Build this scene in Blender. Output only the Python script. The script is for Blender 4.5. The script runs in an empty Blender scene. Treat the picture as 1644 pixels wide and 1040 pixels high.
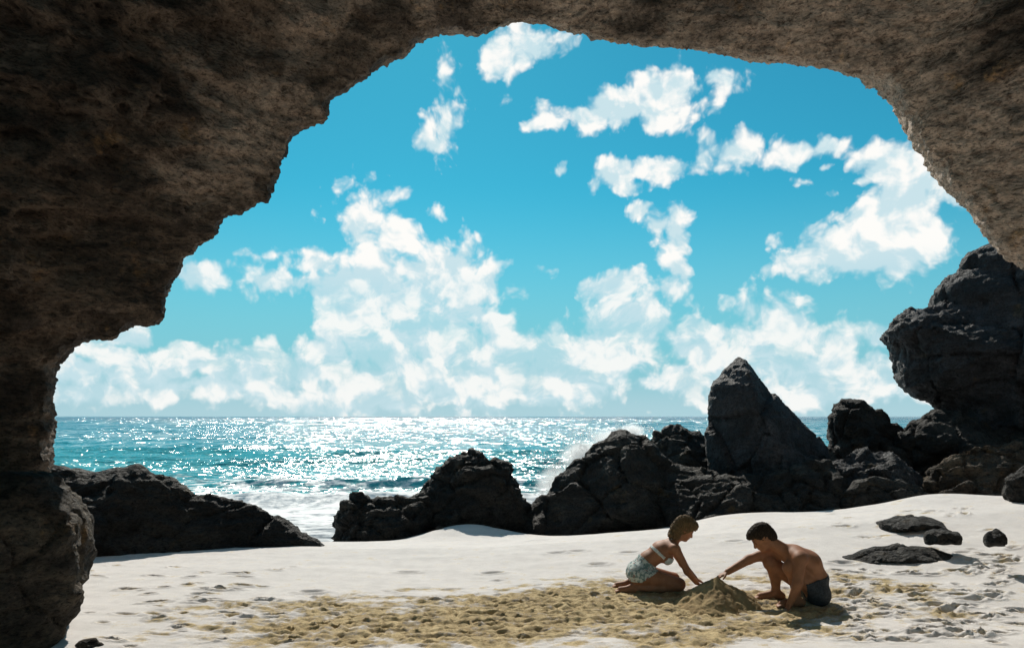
import bpy, math, random
import numpy as np
from mathutils import Vector

# ------------------------------------------------------------------ camera, sky, sun, exposure
sc = bpy.context.scene
sc.render.engine = 'CYCLES'
sc.cycles.use_denoising = True
sc.cycles.use_adaptive_sampling = True
sc.cycles.adaptive_threshold = 0.025
sc.cycles.max_bounces = 6
sc.cycles.diffuse_bounces = 3
sc.cycles.glossy_bounces = 2
sc.cycles.volume_bounces = 2
sc.cycles.transparent_max_bounces = 8
sc.cycles.sample_clamp_indirect = 8.0
sc.view_settings.view_transform = 'Standard'
sc.view_settings.look = 'None'
sc.view_settings.gamma = 1.0
sc.view_settings.use_curve_mapping = False
sc.view_settings.exposure = 0.0

F = 1250.0           # focal length in pixels of the 1644 px wide photograph
CX, HY = 822.0, 668.0  # optical axis column, horizon row
CAMZ = 1.7
cam_d = bpy.data.cameras.new('camera')
cam = bpy.data.objects.new('camera', cam_d)
sc.collection.objects.link(cam)
cam.location = (0, 0, CAMZ)
cam.rotation_euler = (math.radians(90), 0, 0)
cam_d.sensor_width = 36.0
cam_d.lens = F / 1644.0 * 36.0
cam_d.shift_y = (668 - 520) / 1644.0
cam_d.clip_start = 0.05
cam_d.clip_end = 40000
sc.camera = cam

SUN_AZ, SUN_EL = math.radians(-8.5), math.radians(39.5)   # azimuth measured from +Y towards +X
sun_dir = Vector((math.sin(SUN_AZ) * math.cos(SUN_EL), math.cos(SUN_AZ) * math.cos(SUN_EL), math.sin(SUN_EL)))
sd = bpy.data.lights.new('sun', 'SUN')
sd.energy = 5.0
sd.angle = math.radians(0.5)
sd.color = (1.0, 0.94, 0.84)
sun = bpy.data.objects.new('sun', sd)
sc.collection.objects.link(sun)
sun.rotation_euler = sun_dir.to_track_quat('Z', 'Y').to_euler()


class NT:
    """small helper for building node trees"""
    def __init__(s, tree):
        s.t = tree
        s.n = tree.nodes
        s.l = tree.links
        s.dim = '3D'

    def put(s, sock, v):
        if isinstance(v, bpy.types.NodeSocket):
            s.l.new(v, sock)
        elif v is not None:
            sock.default_value = v

    def node(s, typ, **kw):
        nd = s.n.new(typ)
        for k, v in kw.items():
            setattr(nd, k, v)
        return nd

    def math(s, op, a, b=None, c=None, clamp=False):
        nd = s.node('ShaderNodeMath', operation=op, use_clamp=clamp)
        s.put(nd.inputs[0], a)
        s.put(nd.inputs[1], b)
        s.put(nd.inputs[2], c)
        return nd.outputs[0]

    def vec(s, op, a, b=None, scale=None):
        nd = s.node('ShaderNodeVectorMath', operation=op)
        s.put(nd.inputs[0], a)
        s.put(nd.inputs[1], b)
        if scale is not None:
            s.put(nd.inputs['Scale'], scale)
        return nd.outputs['Value'] if op in ('LENGTH', 'DISTANCE', 'DOT_PRODUCT') else nd.outputs[0]

    def comb(s, x, y, z):
        nd = s.node('ShaderNodeCombineXYZ')
        for i, v in enumerate((x, y, z)):
            s.put(nd.inputs[i], v)
        return nd.outputs[0]

    def sep(s, v):
        nd = s.node('ShaderNodeSeparateXYZ')
        s.put(nd.inputs[0], v)
        return nd.outputs

    def noise(s, vec, scale, detail=6, rough=0.55, dist=0.0, typ='FBM', color=False):
        nd = s.node('ShaderNodeTexNoise', noise_type=typ, noise_dimensions=s.dim)
        s.put(nd.inputs['Vector'], vec)
        nd.inputs['Scale'].default_value = scale
        nd.inputs['Detail'].default_value = detail
        nd.inputs['Roughness'].default_value = rough
        nd.inputs['Distortion'].default_value = dist
        return nd.outputs['Color'] if color else nd.outputs[0]

    def voro(s, vec, scale, feature='F1', detail=0.0, rand=1.0, rough=0.5):
        nd = s.node('ShaderNodeTexVoronoi', feature=feature, voronoi_dimensions=s.dim)
        s.put(nd.inputs['Vector'], vec)
        nd.inputs['Scale'].default_value = scale
        nd.inputs['Randomness'].default_value = rand
        if 'Detail' in nd.inputs:
            nd.inputs['Detail'].default_value = detail
            nd.inputs['Roughness'].default_value = rough
        return nd.outputs['Distance']

    def ramp(s, v, a, b, lo=0.0, hi=1.0, smooth=True):
        nd = s.node('ShaderNodeMapRange', interpolation_type='SMOOTHSTEP' if smooth else 'LINEAR')
        s.put(nd.inputs[0], v)
        for i, x in enumerate((a, b, lo, hi)):
            s.put(nd.inputs[1 + i], x)
        return nd.outputs[0]

    def mix(s, f, a, b, mode='MIX'):
        nd = s.node('ShaderNodeMix', data_type='RGBA', blend_type=mode)
        s.put(nd.inputs[0], f)
        for sock, v in ((nd.inputs[6], a), (nd.inputs[7], b)):
            if isinstance(v, tuple) and len(v) == 3:
                v = v + (1.0,)
            s.put(sock, v)
        return nd.outputs[2]

    def bump(s, h, strength, dist, normal=None):
        nd = s.node('ShaderNodeBump')
        nd.inputs['Strength'].default_value = strength
        nd.inputs['Distance'].default_value = dist
        s.put(nd.inputs['Height'], h)
        s.put(nd.inputs['Normal'], normal)
        return nd.outputs[0]

    def pos(s):
        return s.node('ShaderNodeNewGeometry').outputs['Position']

    def attr(s, name):
        nd = s.node('ShaderNodeAttribute')
        nd.attribute_name = name
        return nd.outputs


# ---- world: Nishita sky with drifting cumulus
world = bpy.data.worlds.new('World')
sc.world = world
world.use_nodes = True
world.cycles.sampling_method = 'MANUAL'
world.cycles.sample_map_resolution = 256
w = NT(world.node_tree)
w.dim = '2D'
w.n.clear()
wo = w.node('ShaderNodeOutputWorld')
sky = w.node('ShaderNodeTexSky', sky_type='NISHITA')
sky.sun_disc = False
sky.sun_elevation = SUN_EL
sky.sun_rotation = SUN_AZ
sky.altitude = 0
sky.air_density = 1.0
sky.dust_density = 0.15
sky.ozone_density = 2.0
gdir = w.node('ShaderNodeTexCoord').outputs['Generated']
gx, gy, gz = w.sep(gdir)
az = w.math('ARCTAN2', gx, gy)
el = w.math('ARCSINE', gz)
P = w.comb(az, el, 0.0)
def azel(px, py):
    a = math.atan((px - CX) / F)
    return a, math.atan((HY - py) / F * math.cos(a))


CLOUDS = [  # column, row, half width, half height, fullness
    (850, 62, 58, 30, .8), (806, 88, 40, 40, .75), (815, 118, 14, 22, .45),
    (1058, 158, 58, 38, .95), (990, 170, 68, 30, .95), (928, 186, 50, 24, .8), (885, 202, 44, 14, .5),
    (1160, 140, 42, 28, .3), (1150, 160, 16, 28, .3),
    (1065, 266, 60, 24, .75), (985, 274, 48, 30, .75), (1000, 296, 46, 14, .4), (1180, 246, 54, 20, .55),
    (1262, 242, 64, 18, .48), (1316, 234, 40, 14, .4),
    (716, 180, 30, 62, .42), (692, 232, 26, 22, .4), (740, 140, 18, 30, .22),
    (595, 345, 56, 48, .46), (640, 382, 46, 42, .5), (700, 345, 24, 20, .3), (612, 300, 22, 28, .3),
    (325, 434, 60, 22, .50), (525, 422, 62, 22, .52), (445, 458, 56, 16, .56), (420, 414, 110, 12, .22),
    (556, 490, 50, 66, 1), (606, 466, 46, 60, 1), (655, 505, 66, 60, 1), (716, 450, 62, 54, 1),
    (772, 462, 54, 32, .9), (764, 506, 46, 40, .8), (620, 545, 100, 58, 1), (725, 545, 90, 66, .95),
    (120, 600, 80, 40, .7), (200, 610, 80, 36, .7), (260, 600, 70, 46, .8), (302, 588, 34, 38, .8), (400, 612, 110, 42, .75),
    (500, 592, 76, 54, .8), (545, 566, 44, 34, .8), (640, 602, 110, 56, .85), (790, 592, 130, 70, .9),
    (900, 580, 110, 66, .9), (965, 560, 90, 56, .9), (1010, 525, 70, 54, .9), (1040, 492, 36, 40, .75), (455, 578, 40, 22, .6),
    (1034, 336, 28, 20, .7), (1062, 362, 34, 32, .8), (1092, 378, 30, 48, .85), (1080, 432, 30, 42, .7),
    (1062, 470, 30, 22, .6), (985, 460, 66, 30, .75),
    (1440, 256, 56, 30, .9), (1480, 282, 52, 52, .9), (1462, 325, 54, 52, 1), (1432, 372, 66, 54, 1),
    (1365, 405, 76, 38, 1), (1304, 416, 46, 30, .9), (1425, 418, 80, 34, .8), (1384, 292, 17, 13, .7),
    (1232, 440, 26, 14, .4), (1292, 285, 22, 12, .35), (1325, 266, 16, 10, .35), (1530, 300, 36, 28, .6),
    (1150, 562, 76, 50, .9), (1232, 556, 86, 54, 1), (1295, 572, 76, 50, .9), (1125, 602, 84, 34, .8),
    (1335, 602, 110, 44, .8), (1415, 612, 80, 40, .7), (1412, 545, 32, 26, .7), (1300, 508, 60, 12, .32), (1110, 520, 26, 22, .35),
    (1040, 616, 34, 10, .5), (210, 548, 40, 18, .55), (865, 430, 20, 18, .25), (895, 275, 24, 14, .22), (910, 500, 16, 20, .3), (770, 385, 16, 14, .2),
    (60, 628, 190, 30, .75), (330, 628, 210, 32, .75), (600, 630, 210, 34, .8), (860, 626, 170, 34, .75), (1330, 632, 150, 22, .6),
    (400, 585, 60, 40, .7), (330, 595, 50, 40, .7), (180, 585, 60, 40, .72),
    (1560, 470, 40, 20, .4), (1530, 600, 90, 46, .8), (60, 590, 60, 46, .8), (870, 165, 22, 16, .25),
]

def cloudy_sky(blobs):
    """sky with broken cumulus; blobs = with the individual clouds that stand over this bay"""
    # ragged edges: shift the lookup by two scales of noise
    n1 = w.noise(P, 7.0, 2, 0.5, color=True)
    n2 = w.noise(P, 30.0, 3, 0.5, color=True)
    o1 = w.vec('SCALE', w.vec('SUBTRACT', n1, (0.5, 0.5, 0.5)), scale=0.03)
    o2 = w.vec('SCALE', w.vec('SUBTRACT', n2, (0.5, 0.5, 0.5)), scale=0.014)
    PW = w.vec('MULTIPLY', w.vec('ADD', w.vec('ADD', P, o1), o2), (1, 1, 0))


    acc = None
    for (px, py, rx, ry, k) in (CLOUDS if blobs else []):
        a, e = azel(px, py)
        ma = w.node('ShaderNodeVectorMath', operation='MULTIPLY_ADD')
        w.put(ma.inputs[0], PW)
        ma.inputs[1].default_value = (F / rx, F / ry, 0)
        ma.inputs[2].default_value = (-a * F / rx, -e * F / ry, 0)
        v = w.math('MULTIPLY_ADD', w.vec('LENGTH', ma.outputs[0]), -0.72 if k > .65 else -0.42, k + (.04 if k > .65 else .12))
        acc = v if acc is None else w.math('SMOOTH_MAX', acc, v, 0.12)
    # the same kind of broken cumulus over the rest of the sky
    big = w.noise(w.vec('MULTIPLY', P, (1, 1.7, 1)), 3.2, 3, 0.5)
    outf = w.math('MAXIMUM', w.ramp(w.math('ABSOLUTE', az), 0.62, 0.85), w.ramp(el, 0.50, 0.62))
    rest = w.math('ADD', w.ramp(big, 0.46, 0.78, -0.5, 0.9, False), w.math('MULTIPLY', w.math('SUBTRACT', outf, 1.0), 2.0))
    acc = rest if acc is None else w.math('MAXIMUM', acc, rest)
    fb = w.noise(PW, 22.0, 6, 0.52)
    fb2 = w.noise(w.vec('ADD', PW, (0.004, 0.016, 0.0)), 22.0, 3, 0.52)      # the same field a little towards the sun
    bil = w.voro(PW, 26.0, 'SMOOTH_F1', 3.0, 1.0, 0.55)
    dens = w.math('ADD', acc, w.math('MULTIPLY', w.math('SUBTRACT', fb, 0.5), 0.62))
    dens = w.math('ADD', dens, w.math('MULTIPLY', w.math('SUBTRACT', 0.66, bil), 0.66))
    veil = w.noise(w.vec('MULTIPLY', PW, (1.0, 1.5, 1.0)), 15.0, 6, 0.62, 0.3)
    thin = w.ramp(veil, 0.36, 0.54, 0.62, 1.0)
    low = w.ramp(el, 0.06, 0.20)
    alpha = w.math('MULTIPLY', w.ramp(dens, 0.02, 0.40), w.math('MAXIMUM', w.math('MULTIPLY', thin, 0.90), low))
    # thick puffs are white, hollows between them and thin veils let the blue through
    # tops turned to the sun are white, undersides fall to blue-grey
    sh = w.math('ADD', w.math('MULTIPLY', w.math('SUBTRACT', 0.4, bil), 0.5), w.math('MULTIPLY', w.math('SUBTRACT', fb, fb2), 1.7))
    sh = w.math('ADD', sh, w.math('MULTIPLY', w.math('SUBTRACT', veil, 0.5), 1.2))
    shade = w.ramp(sh, -0.40, 0.12)
    ccol = w.mix(shade, (5.9, 7.7, 8.3), (9.9, 9.8, 9.5))
    skyc = w.mix(1.0, sky.outputs[0], (0.135, 0.83, 0.81), 'MULTIPLY')
    # sea haze close to the horizon
    hz = w.ramp(el, 0.0, 0.30, 0.97, 0.0)
    skyc = w.mix(hz, skyc, (2.5, 5.4, 6.5))
    skyc = w.mix(w.ramp(el, 0.0, 0.07, 0.55, 0.0), skyc, (5.6, 7.2, 7.6))
    full = w.mix(alpha, skyc, ccol)
    b_ = w.node('ShaderNodeBackground')
    b_.inputs['Strength'].default_value = 0.1
    w.l.new(full, b_.inputs['Color'])
    return b_.outputs[0]


# the listed clouds all stand in this part of the sky; elsewhere their terms are nil and need not be worked out
inside = w.math('MULTIPLY', w.math('LESS_THAN', w.math('ABSOLUTE', az), 0.95), w.math('MULTIPLY', w.math('LESS_THAN', el, 0.66), w.math('GREATER_THAN', el, -0.02)))
wm = w.node('ShaderNodeMixShader')
w.l.new(inside, wm.inputs[0])
w.l.new(cloudy_sky(False), wm.inputs[1])
w.l.new(cloudy_sky(True), wm.inputs[2])
w.l.new(wm.outputs[0], wo.inputs[0])

# ------------------------------------------------------------------ helpers
C = sc.collection


def at(px, py, Y):
    return ((px - CX) / F * Y, Y, CAMZ - (py - HY) / F * Y)


_rs = np.random.RandomState(7)
_perm = _rs.permutation(256).astype(np.int32)
_perm = np.concatenate([_perm, _perm, _perm])
_g = _rs.normal(size=(256, 3)).astype(np.float32)
_g /= np.linalg.norm(_g, axis=1)[:, None]


def perlin(p):
    pi = np.floor(p).astype(np.int32)
    f = (p - pi).astype(np.float32)
    pi &= 255
    u = f * f * f * (f * (f * 6 - 15) + 10)
    out = 0
    for dx in (0, 1):
        wx = u[:, 0] if dx else 1 - u[:, 0]
        a = _perm[(pi[:, 0] + dx) & 255]
        for dy in (0, 1):
            wy = u[:, 1] if dy else 1 - u[:, 1]
            b = _perm[(a + pi[:, 1] + dy) & 255]
            for dz in (0, 1):
                wz = u[:, 2] if dz else 1 - u[:, 2]
                g = _g[_perm[(b + pi[:, 2] + dz) & 255]]
                dot = g[:, 0] * (f[:, 0] - dx) + g[:, 1] * (f[:, 1] - dy) + g[:, 2] * (f[:, 2] - dz)
                out = out + wx * wy * wz * dot
    return out * 1.5


def fbm(p, octaves=4, gain=0.5, lac=2.03, ridged=False, off=0.0):
    p = np.asarray(p, np.float32) + off
    a, s, tot = 1.0, 0.0, 0.0
    for _ in range(octaves):
        n = perlin(p)
        s = s + a * ((1 - 2 * np.abs(n)) if ridged else n)
        tot += a
        a *= gain
        p = p * lac + 17.3
    return s / tot


def sstep(a, b, x):
    t = np.clip((x - a) / (b - a), 0, 1)
    return t * t * (3 - 2 * t)


def mesh_obj(name, v, f, mat, parent=None, smooth=True, **props):
    me = bpy.data.meshes.new(name)
    v = np.ascontiguousarray(v, np.float32)
    f = np.ascontiguousarray(f, np.int32)
    k = f.shape[1]
    me.vertices.add(len(v))
    me.vertices.foreach_set('co', v.ravel())
    me.loops.add(f.size)
    me.loops.foreach_set('vertex_index', f.ravel())
    me.polygons.add(len(f))
    me.polygons.foreach_set('loop_start', np.arange(0, f.size, k, dtype=np.int32))
    me.polygons.foreach_set('use_smooth', np.full(len(f), smooth, bool))
    me.update(calc_edges=True)
    me.materials.append(mat)
    o = bpy.data.objects.new(name, me)
    C.objects.link(o)
    o.parent = parent
    for kk, vv in props.items():
        o[kk] = vv
    return o


def normals(me):
    n = np.empty(len(me.vertices) * 3, np.float32)
    me.vertex_normals.foreach_get('vector', n)
    return n.reshape(-1, 3)


def vnormals(v, f):
    n = np.zeros_like(v)
    a, b, c = v[f[:, 0]], v[f[:, 1]], v[f[:, 2]]
    fn = np.cross(b - a, c - a)
    if f.shape[1] == 4:
        fn = fn + np.cross(c - a, v[f[:, 3]] - a)
    for i in range(f.shape[1]):
        for k in range(3):
            n[:, k] += np.bincount(f[:, i], fn[:, k], len(v))
    return n / (np.linalg.norm(n, axis=1)[:, None] + 1e-12)


def add_attr(o, name, vals):
    a = o.data.attributes.new(name, 'FLOAT', 'POINT')
    a.data.foreach_set('value', np.ascontiguousarray(vals, np.float32))


def surface_nets(f, origin, h):
    nx, ny, nz = f.shape
    ins = f < 0
    cnt = np.zeros((nx - 1, ny - 1, nz - 1), np.int8)
    for dx in (0, 1):
        for dy in (0, 1):
            for dz in (0, 1):
                cnt += ins[dx:nx - 1 + dx, dy:ny - 1 + dy, dz:nz - 1 + dz]
    act = (cnt > 0) & (cnt < 8)
    idx = np.argwhere(act)
    num = np.full(act.shape, -1, np.int32)
    num[act] = np.arange(len(idx))
    s = np.zeros((len(idx), 3))
    n = np.zeros(len(idx))
    cor = [(0, 0, 0), (1, 0, 0), (0, 1, 0), (1, 1, 0), (0, 0, 1), (1, 0, 1), (0, 1, 1), (1, 1, 1)]
    edges = [(a, b) for a in range(8) for b in range(a + 1, 8) if bin(a ^ b).count('1') == 1]
    for a, b in edges:
        ca, cb = np.array(cor[a]), np.array(cor[b])
        ia, ib = idx + ca, idx + cb
        fa = f[ia[:, 0], ia[:, 1], ia[:, 2]]
        fb_ = f[ib[:, 0], ib[:, 1], ib[:, 2]]
        m = (fa < 0) != (fb_ < 0)
        t = np.where(m, fa / np.where(m, fa - fb_, 1), 0)
        s += m[:, None] * (ia + t[:, None] * (cb - ca))
        n += m
    v = s / n[:, None] * h + np.asarray(origin)
    quads = []
    for ax in range(3):
        b, c = (ax + 1) % 3, (ax + 2) % 3
        s0 = [slice(None)] * 3
        s1 = [slice(None)] * 3
        s0[ax] = slice(0, -1)
        s1[ax] = slice(1, None)
        ch = ins[tuple(s0)] != ins[tuple(s1)]
        e = np.argwhere(ch)
        e = e[(e[:, b] > 0) & (e[:, c] > 0) & (e[:, b] < f.shape[b] - 1) & (e[:, c] < f.shape[c] - 1)]
        q = []
        for ob, oc in ((-1, -1), (0, -1), (0, 0), (-1, 0)):
            g = e.copy()
            g[:, b] += ob
            g[:, c] += oc
            q.append(num[g[:, 0], g[:, 1], g[:, 2]])
        q = np.stack(q, 1)
        flip = ~ins[e[:, 0], e[:, 1], e[:, 2]]
        q[flip] = q[flip][:, ::-1]
        quads.append(q)
    return v.astype(np.float32), np.concatenate(quads).astype(np.int32)


def new_mat(name):
    m = bpy.data.materials.new(name)
    m.use_nodes = True
    t = NT(m.node_tree)
    return m, t, t.n['Principled BSDF']


# ------------------------------------------------------------------ materials
def rock_material(name, dark, mid, tan, tan_lo, tan_hi, strata=1.0, rough=0.82, bump=1.0, spec=0.25, rim_tan_side_light=False):
    m, t, b = new_mat(name)
    p = t.pos()
    ps = t.vec('MULTIPLY', p, (1.0, 1.0, 1 + 1.4 * strata))
    n_big = t.noise(p, 0.55, 5, 0.6, 0.4)
    n_str = t.noise(ps, 1.3, 8, 0.68, 0.6)
    n_fine = t.noise(ps, 9.0, 8, 0.7, 0.3)
    pits = t.voro(t.vec('ADD', ps, t.vec('SCALE', t.noise(p, 5, 3, color=True), scale=0.25)), 7.0, 'F1', 3.0)
    col = t.mix(t.ramp(n_str, 0.38, 0.66), dark, mid)
    mixn = t.math('ADD', t.math('MULTIPLY', n_big, 0.65), t.math('MULTIPLY', n_str, 0.35))
    if rim_tan_side_light:      # tan rim stone; light on the right roof painted into the colour
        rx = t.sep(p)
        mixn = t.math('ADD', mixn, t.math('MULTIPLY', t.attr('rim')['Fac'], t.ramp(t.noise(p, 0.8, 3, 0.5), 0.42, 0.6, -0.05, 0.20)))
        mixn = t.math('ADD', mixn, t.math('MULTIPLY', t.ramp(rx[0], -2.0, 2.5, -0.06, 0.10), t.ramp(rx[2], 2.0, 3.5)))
    tanf = t.math('MULTIPLY', t.ramp(mixn, tan_lo, tan_hi), t.ramp(n_fine, 0.3, 0.6, 0.45, 1.0))
    col = t.mix(tanf, col, tan)
    col = t.mix(t.ramp(n_fine, 0.50, 0.30), col, t.mix(1.0, col, (0.45, 0.42, 0.40), 'MULTIPLY'))
    ochre = t.noise(p, 2.6, 5, 0.65)
    col = t.mix(t.ramp(ochre, 0.60, 0.72, 0, 0.55), col, tuple(x * y for x, y in zip(tan, (1.05, 0.78, 0.42))))
    # pits and crusts, dark and pale grains
    speck = t.noise(ps, 26.0, 5, 0.75)
    col = t.mix(t.ramp(speck, 0.50, 0.36), col, t.mix(1.0, col, (0.30, 0.29, 0.29), 'MULTIPLY'))
    col = t.mix(t.ramp(speck, 0.56, 0.68, 0, 0.8), col, t.mix(1.0, col, (1.75, 1.7, 1.6), 'MULTIPLY'))
    col = t.mix(t.ramp(pits, 0.22, 0.05), col, t.mix(1.0, col, (0.40, 0.38, 0.38), 'MULTIPLY'))
    if rim_tan_side_light:  # dim light on the left wall painted in as a darker colour
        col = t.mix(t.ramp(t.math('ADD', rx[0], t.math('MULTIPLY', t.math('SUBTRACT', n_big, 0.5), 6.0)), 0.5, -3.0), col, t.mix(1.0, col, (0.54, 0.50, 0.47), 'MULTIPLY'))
    t.put(b.inputs['Base Color'], col)
    b.inputs['Roughness'].default_value = rough
    b.inputs['Specular IOR Level'].default_value = spec
    h = t.math('ADD', t.math('MULTIPLY', n_fine, 0.55), t.math('MULTIPLY', pits, 0.45))
    h = t.math('ADD', h, t.math('MULTIPLY', speck, 0.22))
    t.put(b.inputs['Normal'], t.bump(h, 1.0 * bump, 0.13))
    return m


M_ARCH = rock_material('arch_limestone', (0.105, 0.080, 0.061), (0.355, 0.270, 0.200), (0.68, 0.525, 0.405), 0.43, 0.60, 1.0, rim_tan_side_light=True)
M_ROCK = rock_material('dark_shore_rock', (0.022, 0.021, 0.019), (0.060, 0.056, 0.049), (0.105, 0.095, 0.078), 0.54, 0.72, 0.5, 0.75, 1.2, 0.25)
M_BLUE = rock_material('grey_outcrop_rock', (0.026, 0.028, 0.031), (0.074, 0.077, 0.086), (0.130, 0.132, 0.140), 0.52, 0.72, 0.35, 0.7, 1.2, 0.3)
M_BROWN = rock_material('brown_boulder_rock', (0.040, 0.033, 0.026), (0.120, 0.095, 0.070), (0.22, 0.17, 0.115), 0.48, 0.68, 0.6, 0.8, 1.2, 0.2)
M_WET = rock_material('wet_flat_rock', (0.020, 0.026, 0.026), (0.070, 0.086, 0.086), (0.16, 0.19, 0.185), 0.48, 0.68, 0.9, 0.35, 0.8, 0.6)


def sand_material(name, force_dug=False):
    m, t, b = new_mat(name)
    p = t.pos()
    fine = t.noise(p, 60.0, 6, 0.7)
    med = t.noise(p, 5.5, 6, 0.6)
    grain = t.noise(p, 420.0, 3, 0.7)
    white = t.mix(t.ramp(med, 0.3, 0.7), (0.645, 0.615, 0.595), (0.74, 0.71, 0.69))
    damp = t.mix(t.ramp(t.math('ADD', t.math('MULTIPLY', fine, 0.5), t.math('MULTIPLY', med, 0.5)), 0.36, 0.62), (0.27, 0.195, 0.098), (0.57, 0.455, 0.265))
    if force_dug:
        col = t.mix(t.ramp(med, 0.35, 0.65), (0.25, 0.175, 0.09), (0.42, 0.31, 0.165))
    else:
        dug = t.attr('dug')['Fac']
        dd = t.math('ADD', dug, t.math('ADD', t.math('MULTIPLY', t.math('SUBTRACT', fine, 0.5), 1.3), t.math('MULTIPLY', t.math('SUBTRACT', med, 0.5), 2.6)))
        col = t.mix(t.ramp(dd, 0.18, 0.88), white, damp)
    col = t.mix(t.ramp(grain, 0.35, 0.65, 0, 0.25), col, t.mix(1.0, col, (0.72, 0.68, 0.62), 'MULTIPLY'))
    t.put(b.inputs['Base Color'], col)
    b.inputs['Roughness'].default_value = 0.95
    b.inputs['Specular IOR Level'].default_value = 0.15
    h = t.math('ADD', t.math('MULTIPLY', fine, 0.6), t.math('MULTIPLY', grain, 0.25))
    t.put(b.inputs['Normal'], t.bump(h, 0.55, 0.02))
    return m


M_SAND = sand_material('beach_sand')
M_DUG = sand_material('damp_dug_sand', True)


def sea_material():
    m, t, b = new_mat('sea_water')
    p = t.pos()
    px_, py_, pz_ = t.sep(p)
    dist = t.ramp(py_, 15.0, 110.0)
    deep = t.ramp(py_, 60.0, 900.0)
    patch = t.noise(t.vec('MULTIPLY', p, (0.25, 1, 1)), 0.06, 5, 0.6)
    col = t.mix(dist, (0.08, 0.41, 0.41), (0.014, 0.26, 0.32))
    col = t.mix(deep, col, (0.006, 0.085, 0.15))
    col = t.mix(t.ramp(patch, 0.35, 0.65, 0.0, 0.5), col, t.mix(1.0, col, (0.6, 0.78, 0.86), 'MULTIPLY'))
    foam = t.attr('foam')['Fac']
    fn = t.noise(t.vec('MULTIPLY', p, (0.75, 1.5, 1)), 1.6, 9, 0.66, 0.8)
    fv = t.voro(t.vec('ADD', t.vec('MULTIPLY', p, (0.8, 1.3, 0)), t.vec('SCALE', t.noise(p, 1.2, 3, color=True), scale=1.0)), 1.5, 'DISTANCE_TO_EDGE')
    ff = t.math('ADD', foam, t.math('MULTIPLY', t.math('SUBTRACT', fn, 0.5), 1.5))
    ff = t.math('ADD', ff, t.math('MULTIPLY', t.math('SUBTRACT', 0.12, fv), 0.9))
    fm = t.ramp(ff, 0.38, 0.66)
    t.put(b.inputs['Base Color'], t.mix(fm, col, (0.80, 0.80, 0.79)))
    t.put(b.inputs['Roughness'], t.ramp(fm, 0, 1, 0.13, 0.8))
    b.inputs['IOR'].default_value = 1.33
    b.inputs['Specular IOR Level'].default_value = 0.55
    # wind chop: facet slopes of several sizes, longer waves further out
    def slope(scale, sx_, sy_, amt, detail=4, rough=0.7):
        c_ = t.noise(t.vec('MULTIPLY', p, (sx_, sy_, 0.0)), scale, detail, rough, 0.3, color=True)
        return t.vec('MULTIPLY', t.vec('SUBTRACT', c_, (0.5, 0.5, 0.5)), (amt * 1.35, amt, 0.0))
    mid_f = t.ramp(py_, 30.0, 90.0)
    far_f = t.ramp(py_, 90.0, 320.0)
    near_n = slope(3.4, 0.6, 1.0, 2.7)
    mid_n = slope(1.5, 0.6, 0.30, 2.7)
    far_n = slope(0.55, 0.6, 0.045, 2.6)
    sw = slope(0.16, 0.5, 1.0, 0.9, 2)
    mm = t.node('ShaderNodeMix', data_type='VECTOR')
    t.put(mm.inputs[0], mid_f); t.put(mm.inputs[4], near_n); t.put(mm.inputs[5], mid_n)
    m2 = t.node('ShaderNodeMix', data_type='VECTOR')
    t.put(m2.inputs[0], far_f); t.put(m2.inputs[4], mm.outputs[1]); t.put(m2.inputs[5], far_n)
    calm = t.ramp(t.noise(t.vec('MULTIPLY', p, (0.35, 0.8, 0)), 0.12, 4, 0.6), 0.34, 0.58, 0.66, 1.1)
    calm = t.math('MULTIPLY', calm, t.ramp(py_, 350.0, 2200.0, 1.0, 0.35))
    geo = t.node('ShaderNodeNewGeometry').outputs['Normal']
    fronts = t.vec('ADD', t.vec('ADD', m2.outputs[1], sw), (0.0, -0.16, 0.0))     # steeper wave fronts face the shore
    nn = t.vec('ADD', t.vec('SCALE', fronts, scale=calm), geo)
    t.put(b.inputs['Normal'], t.vec('NORMALIZE', nn))
    return m


M_SEA = sea_material()

m, t, b = new_mat('sea_spray')      # droplets pass the light of the sun behind them
b.inputs['Base Color'].default_value = (0.9, 0.91, 0.91, 1)
b.inputs['Roughness'].default_value = 0.6
tr = t.node('ShaderNodeBsdfTranslucent')
tr.inputs[0].default_value = (0.95, 0.95, 0.95, 1)
ms = t.node('ShaderNodeMixShader')
ms.inputs[0].default_value = 0.7
t.l.new(b.outputs[0], ms.inputs[1])
t.l.new(tr.outputs[0], ms.inputs[2])
t.l.new(ms.outputs[0], t.n['Material Output'].inputs[0])
M_SPRAY = m


def skin_material(name, base, blush):
    m, t, b = new_mat(name)
    p = t.pos()
    n = t.noise(p, 14, 4, 0.6)
    col = t.mix(t.ramp(n, 0.35, 0.65), base, blush)
    tint = t.attr('tint')['Fac']
    col = t.mix(t.ramp(tint, 0.5, 1.0), col, (0.03, 0.018, 0.012))
    col = t.mix(t.ramp(t.math('MULTIPLY', tint, -1.0), 0.5, 1.0), col, (0.30, 0.075, 0.06))
    t.put(b.inputs['Base Color'], col)
    b.inputs['Roughness'].default_value = 0.62
    b.inputs['Specular IOR Level'].default_value = 0.25
    t.put(b.inputs['Normal'], t.bump(t.noise(p, 160, 3, 0.6), 0.15, 0.004))
    return m


M_SKIN_M = skin_material('tanned_skin', (0.27, 0.118, 0.058), (0.34, 0.150, 0.076))
M_SKIN_W = skin_material('suntanned_skin', (0.29, 0.128, 0.066), (0.36, 0.160, 0.085))


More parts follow.
